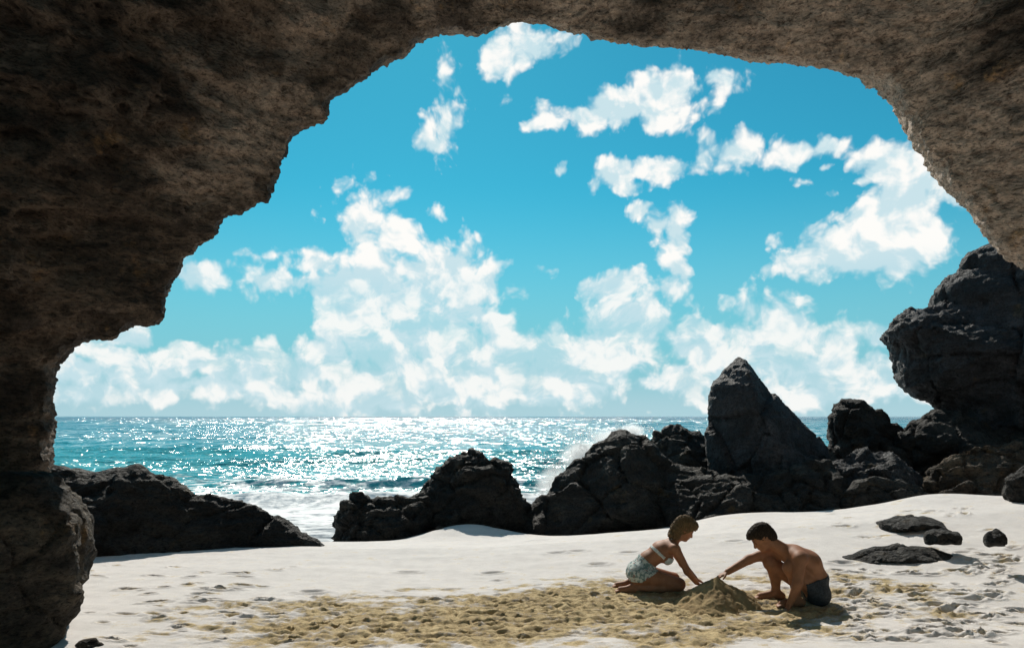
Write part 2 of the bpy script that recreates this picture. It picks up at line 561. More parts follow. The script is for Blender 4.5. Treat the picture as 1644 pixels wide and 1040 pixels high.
def hair_material(name, a, c):
    m, t, b = new_mat(name)
    p = t.pos()
    n = t.noise(t.vec('MULTIPLY', p, (1, 1, 0.25)), 120, 4, 0.6)
    t.put(b.inputs['Base Color'], t.mix(t.ramp(n, 0.3, 0.7), a, c))
    b.inputs['Roughness'].default_value = 0.7
    b.inputs['Specular IOR Level'].default_value = 0.2
    t.put(b.inputs['Normal'], t.bump(n, 1.0, 0.02))
    return m


M_HAIR_M = hair_material('dark_brown_hair', (0.018, 0.012, 0.008), (0.055, 0.035, 0.020))
M_HAIR_W = hair_material('light_brown_hair', (0.10, 0.062, 0.030), (0.24, 0.155, 0.075))

m, t, b = new_mat('dark_swim_trunks')
p = t.pos()
t.put(b.inputs['Base Color'], t.mix(t.ramp(t.noise(p, 60, 3), 0.4, 0.6), (0.018, 0.022, 0.026), (0.035, 0.040, 0.045)))
b.inputs['Roughness'].default_value = 0.8
t.put(b.inputs['Normal'], t.bump(t.noise(t.vec('MULTIPLY', p, (1, 1, 0.5)), 28, 3), 0.6, 0.015))
M_TRUNKS = m

m, t, b = new_mat('printed_swim_cloth')
p = t.pos()
v1 = t.voro(p, 38, 'F1')
v2 = t.noise(p, 34, 3, 0.6)
col = t.mix(t.ramp(v2, 0.42, 0.56), (0.14, 0.22, 0.22), (0.52, 0.56, 0.53))
col = t.mix(t.ramp(t.noise(t.vec('ADD', p, (3, 1, 2)), 40, 2), 0.60, 0.66), col, (0.35, 0.12, 0.09))
t.put(b.inputs['Base Color'], col)
b.inputs['Roughness'].default_value = 0.85
t.put(b.inputs['Normal'], t.bump(t.noise(p, 30, 3), 0.6, 0.012))
M_PRINT = m

m, t, b = new_mat('pale_bikini_cloth')
p = t.pos()
t.put(b.inputs['Base Color'], t.mix(t.ramp(t.noise(p, 45, 3), 0.42, 0.6), (0.50, 0.54, 0.53), (0.68, 0.68, 0.64)))
b.inputs['Roughness'].default_value = 0.85
M_TOP = m

# ------------------------------------------------------------------ beach (ground)
SEA_Z = -0.70
rng = np.random.RandomState(11)
_by = [-60, 9.0, 10.0, 11.5, 13.0, 14.7, 18.0, 24.0, 40.0, 80.0]
_bz = [0.25, 0.0, 0.0, -0.15, -0.40, -0.72, -1.3, -2.2, -3.5, -5.0]


def ground_base(x, y):
    z = np.interp(y, _by, _bz)
    rise = 0.088 * np.clip(x + 0.3, 0, 9) * sstep(6.0, 11.5, y) * (1 - 0.0 * y)
    # drifts banked up against the rocks
    z = z + 0.30 * np.exp(-((x + 0.72) / 0.85) ** 2 - ((y - 12.7) / 0.8) ** 2)
    z = z + 0.10 * np.exp(-((x - 3.4) / 0.9) ** 2 - ((y - 11.9) / 0.7) ** 2)
    z = z - 0.10 * np.exp(-((x - 1.9) / 0.8) ** 2 - ((y - 11.9) / 0.6) ** 2)
    z = z + 0.12 * np.exp(-((x - 6.2) / 0.9) ** 2 - ((y - 11.6) / 0.7) ** 2)
    return z + rise


def dug_mask(x, y):
    n = fbm(np.stack([x * 0.9, y * 1.5, x * 0], 1), 4, 0.55)
    e = 1 - np.sqrt(((x - 0.7) / np.where(x < 0.7, 3.6, 3.2)) ** 2 + ((y - 6.75 - 0.12 * (x - 0.7)) / 1.45) ** 2)
    n2_ = fbm(np.stack([x * 3.1, y * 5.5, x * 0 + 4], 1), 3, 0.6)
    d = sstep(-0.16, 0.60, e + 0.70 * n + 0.45 * n2_)
    return d


def axis(parts):
    out = []
    for a, b_, n in parts:
        out.append(np.linspace(a, b_, n, endpoint=False))
    return np.concatenate(out + [[parts[-1][1]]])


gx_ = axis([(-60, -12, 24), (-12, -5, 60), (-5, 6.2, 540), (6.2, 9.5, 90), (9.5, 60, 30)])
gy_ = axis([(-60, -8, 20), (-8, 4.8, 60), (4.8, 8.6, 250), (8.6, 13.5, 170), (13.5, 24, 50), (24, 60, 12)])
X, Y = np.meshgrid(gx_, gy_)
xs, ys = X.ravel(), Y.ravel()
zs = ground_base(xs, ys)
dug = dug_mask(xs, ys)
near = (ys > 4.5) & (ys < 14) & (np.abs(xs - 1.5) < 9)
i = np.where(near)[0]
pn = np.stack([xs[i], ys[i], xs[i] * 0], 1)
zz = 0.05 * fbm(pn * 0.45, 3) + 0.010 * fbm(pn * [1.2, 3.2, 1], 3, off=4.0)
lump = fbm(pn * [4.2, 7.5, 1], 5, 0.62, ridged=True, off=2.2) - 0.35
fine = fbm(pn * [11, 16, 1], 3, 0.6, off=8.1)
zz += dug[i] * (0.056 * lump + 0.042 * fine)
zz -= dug[i] * 0.02
zs[i] += zz
dugx = dug.copy()


def dent(cx, cy, rx, ry, dep, ang, rim=0.45, stain=0.0):
    R = max(rx, ry) * 2.6
    ix = np.where((gx_ > cx - R) & (gx_ < cx + R))[0]
    iy = np.where((gy_ > cy - R) & (gy_ < cy + R))[0]
    if not len(ix) or not len(iy):
        return
    k = (iy[:, None] * len(gx_) + ix[None, :]).ravel()
    dx, dy = xs[k] - cx, ys[k] - cy
    u = (dx * math.cos(ang) + dy * math.sin(ang)) / rx
    v = (-dx * math.sin(ang) + dy * math.cos(ang)) / ry
    r2 = u * u + v * v
    zs[k] += -dep * np.exp(-r2 ** 1.5) + dep * rim * np.exp(-(np.sqrt(r2) - 1.5) ** 2 * 5)
    if stain:
        dugx[k] = np.maximum(dugx[k], stain * np.exp(-r2 * 0.8))


def gxy(px, py):
    """point of the beach seen at a pixel"""
    Yv = 8.0
    for _ in range(12):
        xv = (px - CX) / F * Yv
        zv = float(ground_base(np.array([xv]), np.array([Yv]))[0])
        Yv = (CAMZ - zv) * F / (py - HY)
    return (px - CX) / F * Yv, Yv, zv


random.seed(5)
for k in range(280):      # trampled sand on the right
    px = random.uniform(1335, 1640)
    py = random.uniform(815, 1035)
    if py < 900 and random.random() < 0.35:
        continue
    if 1340 < px < 1545 and 860 < py < 915:
        continue
    xx, yy, _ = gxy(px, py)
    dent(xx, yy, random.uniform(.03, .11), random.uniform(.018, .042), random.uniform(.014, .034), random.uniform(-.5, .5), .5, random.uniform(.5, 1.0))
for k in range(70):       # lower left
    px = random.gauss(330, 110)
    py = random.uniform(905, 1040)
    xx, yy, _ = gxy(px, py)
    dent(xx, yy, random.uniform(.03, .10), random.uniform(.018, .040), random.uniform(.014, .032), random.uniform(-.4, .4), .5, random.uniform(.6, 1.1))
for (px, py) in [(895, 888), (925, 885), (960, 905), (860, 868), (1010, 885), (1180, 868), (1230, 840), (1290, 905), (1355, 905), (700, 960), (790, 918), (500, 950), (655, 915)]:
    xx, yy, _ = gxy(px, py)
    dent(xx, yy, .10, .05, .025, 0.1, .5, .3)
verts = np.stack([xs, ys, zs], 1)
nx_, ny_ = len(gx_), len(gy_)
ii = (np.arange(ny_ - 1)[:, None] * nx_ + np.arange(nx_ - 1)[None, :]).ravel()
faces = np.stack([ii, ii + 1, ii + nx_ + 1, ii + nx_], 1)
beach = mesh_obj('beach', verts, faces, M_SAND, kind='structure')
add_attr(beach, 'dug', dugx)


def ground_z(x, y):
    """height of the finished sand surface"""
    ix = int(np.clip(np.searchsorted(gx_, x), 1, nx_ - 1))
    iy = int(np.clip(np.searchsorted(gy_, y), 1, ny_ - 1))
    g = zs.reshape(ny_, nx_)
    return float(g[iy - 1:iy + 1, ix - 1:ix + 1].mean())


# ------------------------------------------------------------------ sea
rows = np.concatenate([np.linspace(10.5, 60, 330, endpoint=False), np.geomspace(60, 12000, 110)])
tt = np.linspace(-1, 1, 420)
SX = tt[None, :] * (13 + rows[:, None] * 1.0)
SX = SX + 0 * rows[:, None]
SY = rows[:, None] + 0 * tt[None, :]
sx, sy = SX.ravel(), SY.ravel()
pn = np.stack([sx, sy, sx * 0], 1)
fade = 1 - sstep(40, 110, sy)
shore = 14.9 + 0.5 * fbm(pn * [0.25, 0, 0], 3) + 0.10 * np.clip(sx, 0, 30)
off = sy - shore
sz = np.zeros_like(sx)
warp = 1.8 * fbm(pn * [0.11, 0.05, 0], 2, off=3.0)
foam = np.zeros_like(sx)
for cy_, amp, width, x0, x1 in ((22.3, .26, .9, -8, 2.5), (27.2, .34, 1.1, -9, 1.0), (32.5, .42, 1.5, -2, 7.5), (39.0, .30, 1.6, -14, 12), (48.0, .32, 2.0, -20, 30)):
    u = sy - (cy_ + warp)
    env = sstep(x0 - 2, x0 + 1.5, sx) * (1 - sstep(x1 - 1, x1 + 3, sx))
    prof = np.where(u < 0, np.exp(-(u / (0.5 * width)) ** 2), np.exp(-(u / (1.4 * width)) ** 2))
    sz += amp * env * prof * (0.8 + 0.5 * fbm(pn * [0.5, 0.2, 0], 3, off=cy_))
    if cy_ < 30:
        foam = np.maximum(foam, env * np.exp(-((u - 1.0) / 1.7) ** 2) * 0.75)
        foam = np.where(np.abs(u + 0.35) < 0.35, foam * 0.9, foam)
    elif cy_ < 36:
        foam = np.maximum(foam, env * np.exp(-((u - 0.6) / 0.9) ** 2) * 0.55)
sz += fade * (0.14 * fbm(pn * [0.35, 0.7, 0], 3, off=1.0) + 0.06 * fbm(pn * [1.1, 2.0, 0], 3, off=5.0)) * sstep(0, 6, off)
sz += 0.035 * fbm(pn * [1.2, 2.2, 0], 3, off=9.0) * (off > -2)
foam = np.maximum(foam, 1.10 * (1 - sstep(6.0, 12.5, off)))
foam = np.maximum(foam, 0.50 * (1 - sstep(10.0, 26.0, off)))
# churned white water round the foot of the rocks
for cx_, cy_, rr in ((1.3, 16.5, 2.6), (2.4, 19.0, 3.0), (3.6, 21.0, 2.6), (0.3, 14.8, 1.5)):
    foam = np.maximum(foam, 1.05 * np.exp(-(((sx - cx_) / rr) ** 2 + ((sy - cy_) / rr) ** 2)))
sv = np.stack([sx, sy, SEA_Z + sz], 1)
ns = len(tt)
ii = (np.arange(len(rows) - 1)[:, None] * ns + np.arange(ns - 1)[None, :]).ravel()
sea = mesh_obj('sea', sv, np.stack([ii, ii + 1, ii + ns + 1, ii + ns], 1), M_SEA, kind='structure')
add_attr(sea, 'foam', foam)

# ------------------------------------------------------------------ the arch of the cave mouth
ARCH = [(20, 1500), (20, 1150), (40, 950), (56, 860), (66, 800), (68, 755), (72, 720), (68, 690), (72, 660), (68, 625), (78, 590), (100, 572), (136, 550), (165, 558),
        (185, 548), (212, 530), (250, 537), (263, 515), (262, 488), (276, 460), (290, 430), (305, 412), (325, 402), (346, 385), (352, 356), (380, 350), (405, 340),
        (432, 328), (438, 300), (448, 272), (458, 245), (466, 216), (495, 208), (521, 200), (524, 168), (560, 146), (600, 116), (640, 96), (660, 70),
        (690, 55), (712, 48), (742, 52), (768, 61), (800, 50), (830, 38), (880, 42), (925, 56), (962, 70), (1000, 74), (1050, 80), (1110, 78),
        (1160, 88), (1215, 97), (1300, 103), (1345, 109), (1390, 122), (1430, 130), (1447, 146), (1458, 175), (1475, 205), (1484, 238), (1502, 256),
        (1524, 286), (1529, 306), (1550, 315), (1562, 337), (1588, 366), (1600, 390), (1616, 408), (1665, 440), (1740, 520), (1790, 640), (1815, 760),
        (1835, 900), (1850, 1150), (1870, 1500)]
ap = np.array(ARCH, float)
ap = ap - np.array([0, 10.0])
seg = np.concatenate([[0], np.cumsum(np.linalg.norm(np.diff(ap, axis=0), axis=1))])
NT_ = 1150
tq = np.linspace(0, seg[-1], NT_)
apx, apy = np.interp(tq, seg, ap[:, 0]), np.interp(tq, seg, ap[:, 1])
# broken teeth along the rim
_tx, _ty = np.gradient(apx), np.gradient(apy)
_tl = np.hypot(_tx, _ty) + 1e-6
_q = np.stack([tq / 26.0, tq * 0, tq * 0 + 3.3], 1)
_j = 9.0 * fbm(_q, 5, 0.68) + 9.0 * (np.abs(((tq / 41.0 + 0.8 * fbm(_q * 0.35, 2)) % 1.0) - 0.35) - 0.3)
_env = sstep(0.10, 0.16, tq / seg[-1]) * (1 - sstep(0.93, 0.97, tq / seg[-1]))
apx, apy = apx + _env * _j * _ty / _tl, apy - _env * _j * _tx / _tl


def smooth1(a, k):
    if k < 1:
        return a
    e = int(3 * k)
    pad = np.concatenate([2 * a[0] - a[e:0:-1], a, 2 * a[-1] - a[-2:-e - 2:-1]])
    g = np.exp(-0.5 * (np.arange(-e, e + 1) / k) ** 2)
    return np.convolve(pad, g / g.sum(), 'same')[e:-e]


D0 = 6.55 + 0.25 * np.sin(tq / seg[-1] * 3.1)
PXW = (apx - CX) / F * D0
PZW = CAMZ - (apy - HY) / F * D0
CXW, CZW = 0.35, 1.1
# cross-section of the rock shell: outward offset, depth relative to the rim, smoothing of the outline
SECT = [(0.0, 0.0, 0), (0.07, -.10, 1.0), (.22, -.26, 2.5), (.46, -.55, 6), (.75, -1.0, 10), (1.2, -1.5, 16), (1.75, -2.1, 24), (2.3, -2.9, 34), (2.8, -4.0, 45),
        (3.1, -5.6, 60), (3.2, -8.0, 60), (3.3, -10.5, 60), (3.7, -12.0, 60), (5.0, -12.3, 60), (5.4, -10.0, 60), (5.4, -4.0, 60), (4.8, 1.0, 60), (3.5, 2.4, 60),
        (2.2, 2.2, 40), (1.2, 1.7, 20), (.45, .85, 8), (.12, .30, 3)]
cnts = [7, 10, 12, 14, 16, 18, 18, 16, 12, 8, 6, 4, 4, 4, 4, 4, 5, 6, 8, 10, 9, 7]
ringsv = []
ns_ = len(SECT)
smcache = {}


def prof(off_, dep, k):
    if k not in smcache:
        smcache[k] = (smooth1(PXW, k * 1.0), smooth1(PZW, k * 1.0))
    bx, bz = smcache[k]
    rx, rz = bx - CXW, bz - CZW
    rr = np.sqrt(rx ** 2 + rz ** 2)
    sc_ = 1 + off_ / rr
    return np.stack([CXW + rx * sc_, D0 + dep, CZW + rz * sc_], 1)


keys = [prof(*s) for s in SECT]
for j in range(ns_):
    a, c = keys[j], keys[(j + 1) % ns_]
    for q in range(cnts[j]):
        t_ = q / cnts[j]
        ringsv.append(a * (1 - t_) + c * t_)
RV = np.stack(ringsv)
nr = len(RV)
jj, kk = np.meshgrid(np.arange(nr), np.arange(NT_ - 1), indexing='ij')
a = jj * NT_ + kk
c = ((jj + 1) % nr) * NT_ + kk
af = np.stack([a, a + 1, c + 1, c], -1).reshape(-1, 4)
av = RV.reshape(-1, 3).astype(np.float32)
an = vnormals(av, af)
# rim vertices keep the outline, the walls are rough and bedded
ringid = np.repeat(np.arange(nr), NT_)
cs = np.concatenate([[0], np.cumsum(cnts)])
dist_in = np.minimum(ringid, nr - ringid) / float(sum(cnts[:6]))
amp = 0.05 + 0.95 * sstep(0, 0.75, dist_in)
bed = fbm(av * [0.9, 0.9, 2.6] + 0.5 * fbm(av * 0.7, 2, off=3.)[:, None], 5, 0.55, ridged=True, off=1.3)
big_ = fbm(av * 0.55, 3, off=6.0)
mid_ = fbm(av * [2.2, 2.2, 4.5], 4, 0.6, ridged=True, off=2.0)
fin_ = fbm(av * [7, 7, 12], 4, 0.65, off=12.0)
disp = amp * (0.42 * big_ + 0.44 * (bed - 0.3) + 0.20 * (mid_ - 0.3)) + (0.75 + 0.25 * amp) * (0.085 * fin_ - 0.02)
disp += (1 - amp) * 0.05 * (fbm(av * 3.2, 4, 0.65, ridged=True, off=21.0) - 0.45)
sgn = np.sign(np.mean(np.sum(an * (av - np.array([CXW, 3, CZW])), 1)))
av2 = av + an * disp[:, None]
rimd = np.where(ringid <= sum(cnts[:8]), ringid / float(sum(cnts[:4])), 9.0)
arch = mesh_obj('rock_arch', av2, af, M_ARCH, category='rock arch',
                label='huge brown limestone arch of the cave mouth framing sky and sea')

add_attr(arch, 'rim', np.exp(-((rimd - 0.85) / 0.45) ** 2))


# ------------------------------------------------------------------ free-standing rocks
def poly_sdf(P, poly):
    d = np.full(len(P), 1e9)
    s = np.ones(len(P), bool)
    n = len(poly)
    for i in range(n):
        a, b_ = poly[i], poly[i - 1]
        e = b_ - a
        wv = P - a
        q = wv - e * np.clip((wv @ e) / (e @ e), 0, 1)[:, None]
        d = np.minimum(d, (q ** 2).sum(1))
        c1 = P[:, 1] >= a[1]
        c2 = P[:, 1] < b_[1]
        c3 = e[0] * wv[:, 1] > e[1] * wv[:, 0]
        s ^= ((c1 & c2 & c3) | (~c1 & ~c2 & ~c3))
    return np.where(s, 1, -1) * np.sqrt(d)


def rock(name, label, outline, Yc, tf, tb, mat, seed, h=0.04, R=None, low=None, facet=0.16, rough=0.05, group=None, lean=0.0, cat='rock', bed_amt=0.05, grow=0.05, K=60):
    """closed boulder: outline seen from the beach, its own depth tf towards and tb away from the beach"""
    rg = np.random.RandomState(seed)
    pts = np.array([(at(px, py, Yc)[0], at(px, py, Yc)[2]) for px, py in outline])
    if low is not None:
        pts = np.concatenate([pts, [(pts[-1, 0], low), (pts[0, 0], low)]])
    lo, hi = pts.min(0) - 0.25, pts.max(0) + 0.25
    R = R or 0.30 * min(hi[0] - lo[0], hi[1] - lo[1])
    ax = np.arange(lo[0], hi[0], h)
    az_ = np.arange(lo[1], hi[1], h)
    ay = np.arange(Yc - tf - 0.4, Yc + tb + 0.4, h)
    g2 = np.stack(np.meshgrid(ax, az_, indexing='ij'), -1).reshape(-1, 2)
    d2 = poly_sdf(g2, pts) - grow
    s = np.clip(-d2 / R, 0, 1)
    Tn = 0.12 * np.sqrt(np.clip(1 - (1 - s) ** 2, 0, 1)) + 0.88 * s ** 0.85
    mod = 1 + 0.45 * fbm(np.stack([g2[:, 0] / R * .45, g2[:, 1] / R * .45, g2[:, 0] * 0 + seed * 1.7], 1), 3)
    d2 = d2.reshape(len(ax), 1, len(az_))
    T = (Tn * mod).reshape(len(ax), 1, len(az_))
    zc = az_[None, None, :] - lo[1]
    dy = ay[None, :, None] - Yc - lean * (zc - 0.5 * (hi[1] - lo[1]))
    fdep = np.where(dy < 0, -dy / tf, dy / tb)
    fld = np.maximum(d2, (fdep - T) * min(tf, tb, R * 1.5) * 0.8)
    fld = fld.astype(np.float32)
    v, f = surface_nets(fld, (lo[0], ay[0], lo[1]), h)
    n = vnormals(v, f)
    ext = v.max(0) - v.min(0)
    seeds = v[rg.randint(0, len(v), K)]
    nd = rg.normal(size=(K, 3))
    nd /= np.linalg.norm(nd, axis=1)[:, None]
    ro = rg.uniform(-1, 1, K)
    vw = v + 0.18 * np.stack([fbm(v * 1.6, 2, off=31.), fbm(v * 1.6, 2, off=57.), fbm(v * 1.6, 2, off=83.)], 1)
    D = np.stack([np.sqrt(((vw - seeds[k]) ** 2).sum(1)) for k in range(K)], 1)
    bi = D.argmin(1)
    two = np.partition(D, 1, axis=1)
    crack = np.exp(-((two[:, 1] - two[:, 0]) / 0.035) ** 2)
    lin = np.clip(((v - seeds[bi]) * nd[bi]).sum(1), -0.5, 0.5)
    fac = facet * (0.35 * ro[bi] + 0.75 * lin)
    # soften at the silhouette so that the outline stays
    w_ = 0.55 + 0.45 * np.abs(n[:, 1])
    so = seed * 3.7
    disp_ = w_ * fac + facet * 0.5 * w_ * fbm(v * 0.9, 3, off=so)
    disp_ += rough * 1.5 * (fbm(v * [2.0, 2.0, 3.2], 4, 0.58, ridged=True, off=so) - 0.35)
    disp_ += bed_amt * (fbm(v * [1.2, 1.2, 5.0] + 0.4 * fbm(v * .8, 2)[:, None], 4, 0.6, ridged=True, off=so + 5) - 0.35)
    disp_ += rough * 0.8 * (fbm(v * [6, 6, 9], 4, 0.7, ridged=True, off=so) - 0.3)
    disp_ -= 0.35 * facet * crack + 0.12 * facet
    v = v + n * disp_[:, None]
    o = mesh_obj(name, v, f, mat, label=label, category=cat)
    if group:
        o['group'] = group
    return o


rock('boulder', 'dark brown rock foot of the cave wall at bottom left',
     [(-240, 790), (-80, 782), (30, 772), (60, 775), (76, 795), (92, 822), (104, 846), (108, 880), (106, 930), (110, 955), (103, 978), (86, 1010), (74, 1050), (36, 1150)],
     5.75, .75, 1.0, M_BROWN, 3, 0.026, R=.45, low=-0.6, facet=.10, rough=.03)
rock('shore_rock', 'long low dark rock ridge running down to the surf left of the gap',
     [(-40, 770), (60, 752), (100, 758), (150, 767), (190, 758), (226, 753), (262, 765), (285, 783), (305, 797), (335, 801), (380, 804), (410, 816), (440, 834), (475, 855), (508, 876), (530, 897)],
     10.5, .95, 1.3, M_ROCK, 5, 0.04, R=.85, low=-0.9, facet=.10, rough=.04, K=30)
rock('shore_rock', 'peaked craggy rock with blunt right end standing in the surf left of centre',
     [(640, 850), (655, 815), (680, 787), (708, 762), (738, 737), (755, 728), (772, 740), (800, 741), (818, 747), (826, 768), (832, 795), (840, 822), (846, 845)],
     13.6, .9, .9, M_ROCK, 8, 0.035, R=.75, low=-1.2, facet=.18, rough=.07, bed_amt=.07)
rock('shore_rock', 'low jagged block at the left end of the surf rocks beside the gap',
     [(541, 872), (547, 838), (555, 808), (574, 797), (598, 806), (630, 806), (652, 803), (684, 806), (700, 840)],
     13.1, .75, .9, M_ROCK, 9, 0.035, R=.5, low=-1.1, facet=.18, rough=.07, bed_amt=.08)
rock('shore_rock', 'big sloping dark rock rising rightward behind the kneeling woman',
     [(800, 866), (838, 840), (866, 806), (892, 772), (914, 748), (942, 730), (966, 711), (984, 694), (1004, 692), (1026, 703), (1042, 722), (1075, 745), (1110, 752), (1150, 760), (1175, 800), (1190, 850)],
     13.6, 1.5, 1.4, M_ROCK, 12, 0.045, R=1.2, low=-0.9, facet=.20, rough=.045, K=34)
rock('shore_rock', 'small dark hump of rock showing between the sloping rock and the tall pinnacle',
     [(1020, 760), (1040, 712), (1052, 699), (1066, 688), (1090, 683), (1110, 696), (1130, 703), (1150, 706), (1170, 740), (1180, 790)],
     15.5, .9, .9, M_ROCK, 14, 0.05, R=.6, low=-1.0, facet=.16, rough=.06)
rock('pinnacle_rock', 'tall pointed pinnacle of dark rock, highest of the shore rocks',
     [(1128, 850), (1140, 760), (1142, 692), (1146, 642), (1152, 616), (1166, 599), (1178, 586), (1189, 574), (1203, 585), (1220, 604), (1233, 627), (1256, 651), (1285, 681), (1310, 700),
      (1326, 716), (1335, 742), (1350, 800), (1365, 850)],
     14.3, 1.3, 1.3, M_BLUE, 17, 0.04, R=1.0, low=-0.7, facet=.20, rough=.025, lean=.06, bed_amt=.03, K=26)
rock('shore_rock', 'dark blunt-topped block just right of the pointed pinnacle',
     [(1325, 840), (1334, 770), (1337, 705), (1339, 657), (1350, 646), (1375, 643), (1394, 655), (1420, 671), (1444, 683), (1470, 720), (1480, 840)],
     14.9, 1.0, 1.2, M_ROCK, 21, 0.045, R=.7, low=-0.6, facet=.2, rough=.06)
rock('boulder', 'broad dark boulder at the foot of the pinnacle behind the squatting man',
     [(1010, 850), (1040, 800), (1080, 775), (1150, 762), (1220, 770), (1280, 752), (1330, 748), (1370, 770), (1400, 800), (1420, 845)],
     12.9, 1.0, 1.2, M_ROCK, 23, 0.045, R=.8, low=-0.5, facet=.22, rough=.05)
rock('boulder', 'rounded grey boulder in front of the blunt block right of the pinnacle',
     [(1285, 835), (1310, 770), (1340, 738), (1385, 720), (1430, 728), (1460, 750), (1490, 790), (1505, 835)],
     13.0, .9, 1.0, M_BLUE, 26, 0.04, R=.8, low=-0.4, facet=.2, rough=.05)
rock('boulder', 'low dark rounded boulder on the sand edge left of the brown boulder',
     [(1340, 835), (1360, 790), (1400, 771), (1440, 770), (1475, 785), (1490, 825)],
     12.3, .6, .7, M_ROCK, 28, 0.035, R=.5, low=-0.3, facet=.14, rough=.04)
rock('shore_rock', 'dark slope of rock under the overhanging outcrop',
     [(1425, 830), (1440, 705), (1460, 680), (1482, 667), (1514, 660), (1545, 666), (1590, 690), (1680, 700), (1760, 710), (1780, 830)],
     14.2, 1.0, 1.3, M_ROCK, 31, 0.05, R=.8, low=-0.3, facet=.22, rough=.05)
rock('boulder', 'big brownish rounded boulder at the top of the sand by the right edge',
     [(1478, 830), (1485, 785), (1500, 752), (1540, 728), (1590, 715), (1650, 712), (1710, 730), (1745, 780), (1755, 830)],
     12.6, .9, 1.0, M_BROWN, 34, 0.04, R=.8, low=-0.2, facet=.2, rough=.05)
rock('overhanging_outcrop', 'massive grey outcrop overhanging to the left like a blunt snout at right',
     [(1500, 760), (1516, 664), (1504, 645), (1480, 637), (1454, 622), (1450, 606), (1448, 588), (1445, 564), (1428, 553), (1422, 531), (1430, 512), (1458, 497), (1500, 500), (1524, 494),
      (1523, 470), (1532, 454), (1558, 436), (1560, 420), (1578, 404), (1615, 402), (1680, 380), (1800, 370), (1900, 420), (1940, 560), (1940, 760)],
     15.3, 1.8, 2.2, M_BLUE, 37, 0.05, R=1.2, low=-0.2, facet=.3, rough=.06)
rock('boulder', 'dark rock jutting in at the right edge above the trampled sand',
     [(1626, 815), (1620, 790), (1624, 770), (1650, 755), (1700, 752), (1730, 800), (1735, 850)],
     10.6, .5, .6, M_ROCK, 41, 0.03, R=.4, low=0.0, facet=.1, rough=.03)


def flat_rock(label, px, py, wpx, hm, dep, mat, seed, name='flat_rock'):
    xx, yy, zz_ = gxy(px, py)
    half = wpx / 2 / F * yy
    rg = np.random.RandomState(seed)
    top = []
    for q in np.linspace(-1, 1, 11):
        z = zz_ + hm * (1 - abs(q) ** 1.7) * rg.uniform(.75, 1.1)
        top.append((CX + (xx + q * half) / yy * F, HY + (CAMZ - z) * F / yy))
    rock(name, label, top, yy, dep, dep, mat, seed, max(0.014, half / 45), R=min(hm, half) * 0.9, low=zz_ - 0.12, facet=.03, rough=.008, bed_amt=.008, grow=.01, K=12)


flat_rock('long flat dark rock half buried in sand right of the squatting man', 1442, 893, 178, .14, .28, M_ROCK, 51)
flat_rock('flat dark rock at the top of the trampled sand', 1464, 838, 96, .09, .30, M_ROCK, 52)
flat_rock('small thin dark stone beside the upper flat rock', 1512, 855, 48, .045, .14, M_ROCK, 53)
flat_rock('little dark stone in the sand near the right edge', 1598, 858, 30, .055, .10, M_ROCK, 54, 'stone')
flat_rock('wet bluish ledge of rock behind the kneeling woman', 1048, 846, 96, .18, .35, M_WET, 55)
flat_rock('low jagged dark rock at the foot of the big sloping rock', 838, 852, 100, .16, .3, M_ROCK, 56)
flat_rock('low wet stone left of the bluish ledge', 962, 852, 60, .05, .16, M_WET, 57)
flat_rock('tiny dark stone on the sand in front of the surf rocks', 706, 848, 14, .05, .05, M_ROCK, 58, 'stone')
flat_rock('small dark stone at the bottom left in front of the cave wall', 142, 1036, 48, .06, .08, M_BROWN, 59, 'stone')

# ------------------------------------------------------------------ spray thrown up behind the rocks
rg = np.random.RandomState(4)
pts = []
for (px, py, Yc, sxx, szz, n_) in ((985, 704, 17.5, .34, .13, 1500), (940, 724, 17.0, .42, .16, 1800), (895, 765, 16.2, .36, .22, 1800), (1012, 694, 17.8, .15, .09, 600)):
    c_ = np.array(at(px, py, Yc))
    jet = rg.normal(size=(9, 3)) * [sxx, .4, szz]
    k_ = rg.randint(0, 9, n_)
    pts.append(c_ + jet[k_] + rg.normal(size=(n_, 3)) * [sxx * .55, .3, szz * .7] * (0.35 + rg.random_sample((n_, 1))))
pts = np.concatenate(pts)
sz_ = 0.0045 + 0.008 * rg.random_sample(len(pts)) ** 3
tet = np.array([(1, 1, 1), (1, -1, -1), (-1, 1, -1), (-1, -1, 1)], float) * 0.9
of = np.array([(0, 1, 2), (0, 3, 1), (0, 2, 3), (1, 3, 2)])
pv = (pts[:, None, :] + tet[None] * sz_[:, None, None]).reshape(-1, 3)
pf = (of[None] + (np.arange(len(pts)) * 4)[:, None, None]).reshape(-1, 3)
spray = mesh_obj('sea_spray', pv, pf, M_SPRAY, kind='stuff', label='white spray of a wave breaking behind the big sloping rock', category='spray')
m = bpy.data.materials.new('spray_mist')
m.use_nodes = True
t = NT(m.node_tree)
t.n.remove(t.n['Principled BSDF'])
pvn = t.node('ShaderNodeVolumePrincipled')
pvn.inputs['Color'].default_value = (0.97, 0.97, 0.97, 1)
pvn.inputs['Anisotropy'].default_value = 0.35
mp = t.pos()
edge = None
PUFFS = ((985, 706, 17.4, .60, .34), (940, 730, 17.0, .70, .40), (895, 778, 16.4, .55, .50), (1014, 692, 17.7, .34, .22))
for (px, py, Yc, ra, rb) in PUFFS:
    c_ = at(px, py, Yc)
    dd_ = t.vec('LENGTH', t.vec('DIVIDE', t.vec('SUBTRACT', mp, c_), (ra, .6, rb)))
    e_ = t.ramp(dd_, 0.15, 1.0, 1.0, 0.0)
    edge = e_ if edge is None else t.math('MAXIMUM', edge, e_)
dn = t.ramp(t.noise(mp, 3.2, 6, 0.66, 0.5), 0.36, 0.64, 0.0, 13.0)
t.put(pvn.inputs['Density'], t.math('MULTIPLY', dn, t.math('POWER', edge, 1.4)))
t.l.new(pvn.outputs[0], t.n['Material Output'].inputs['Volume'])
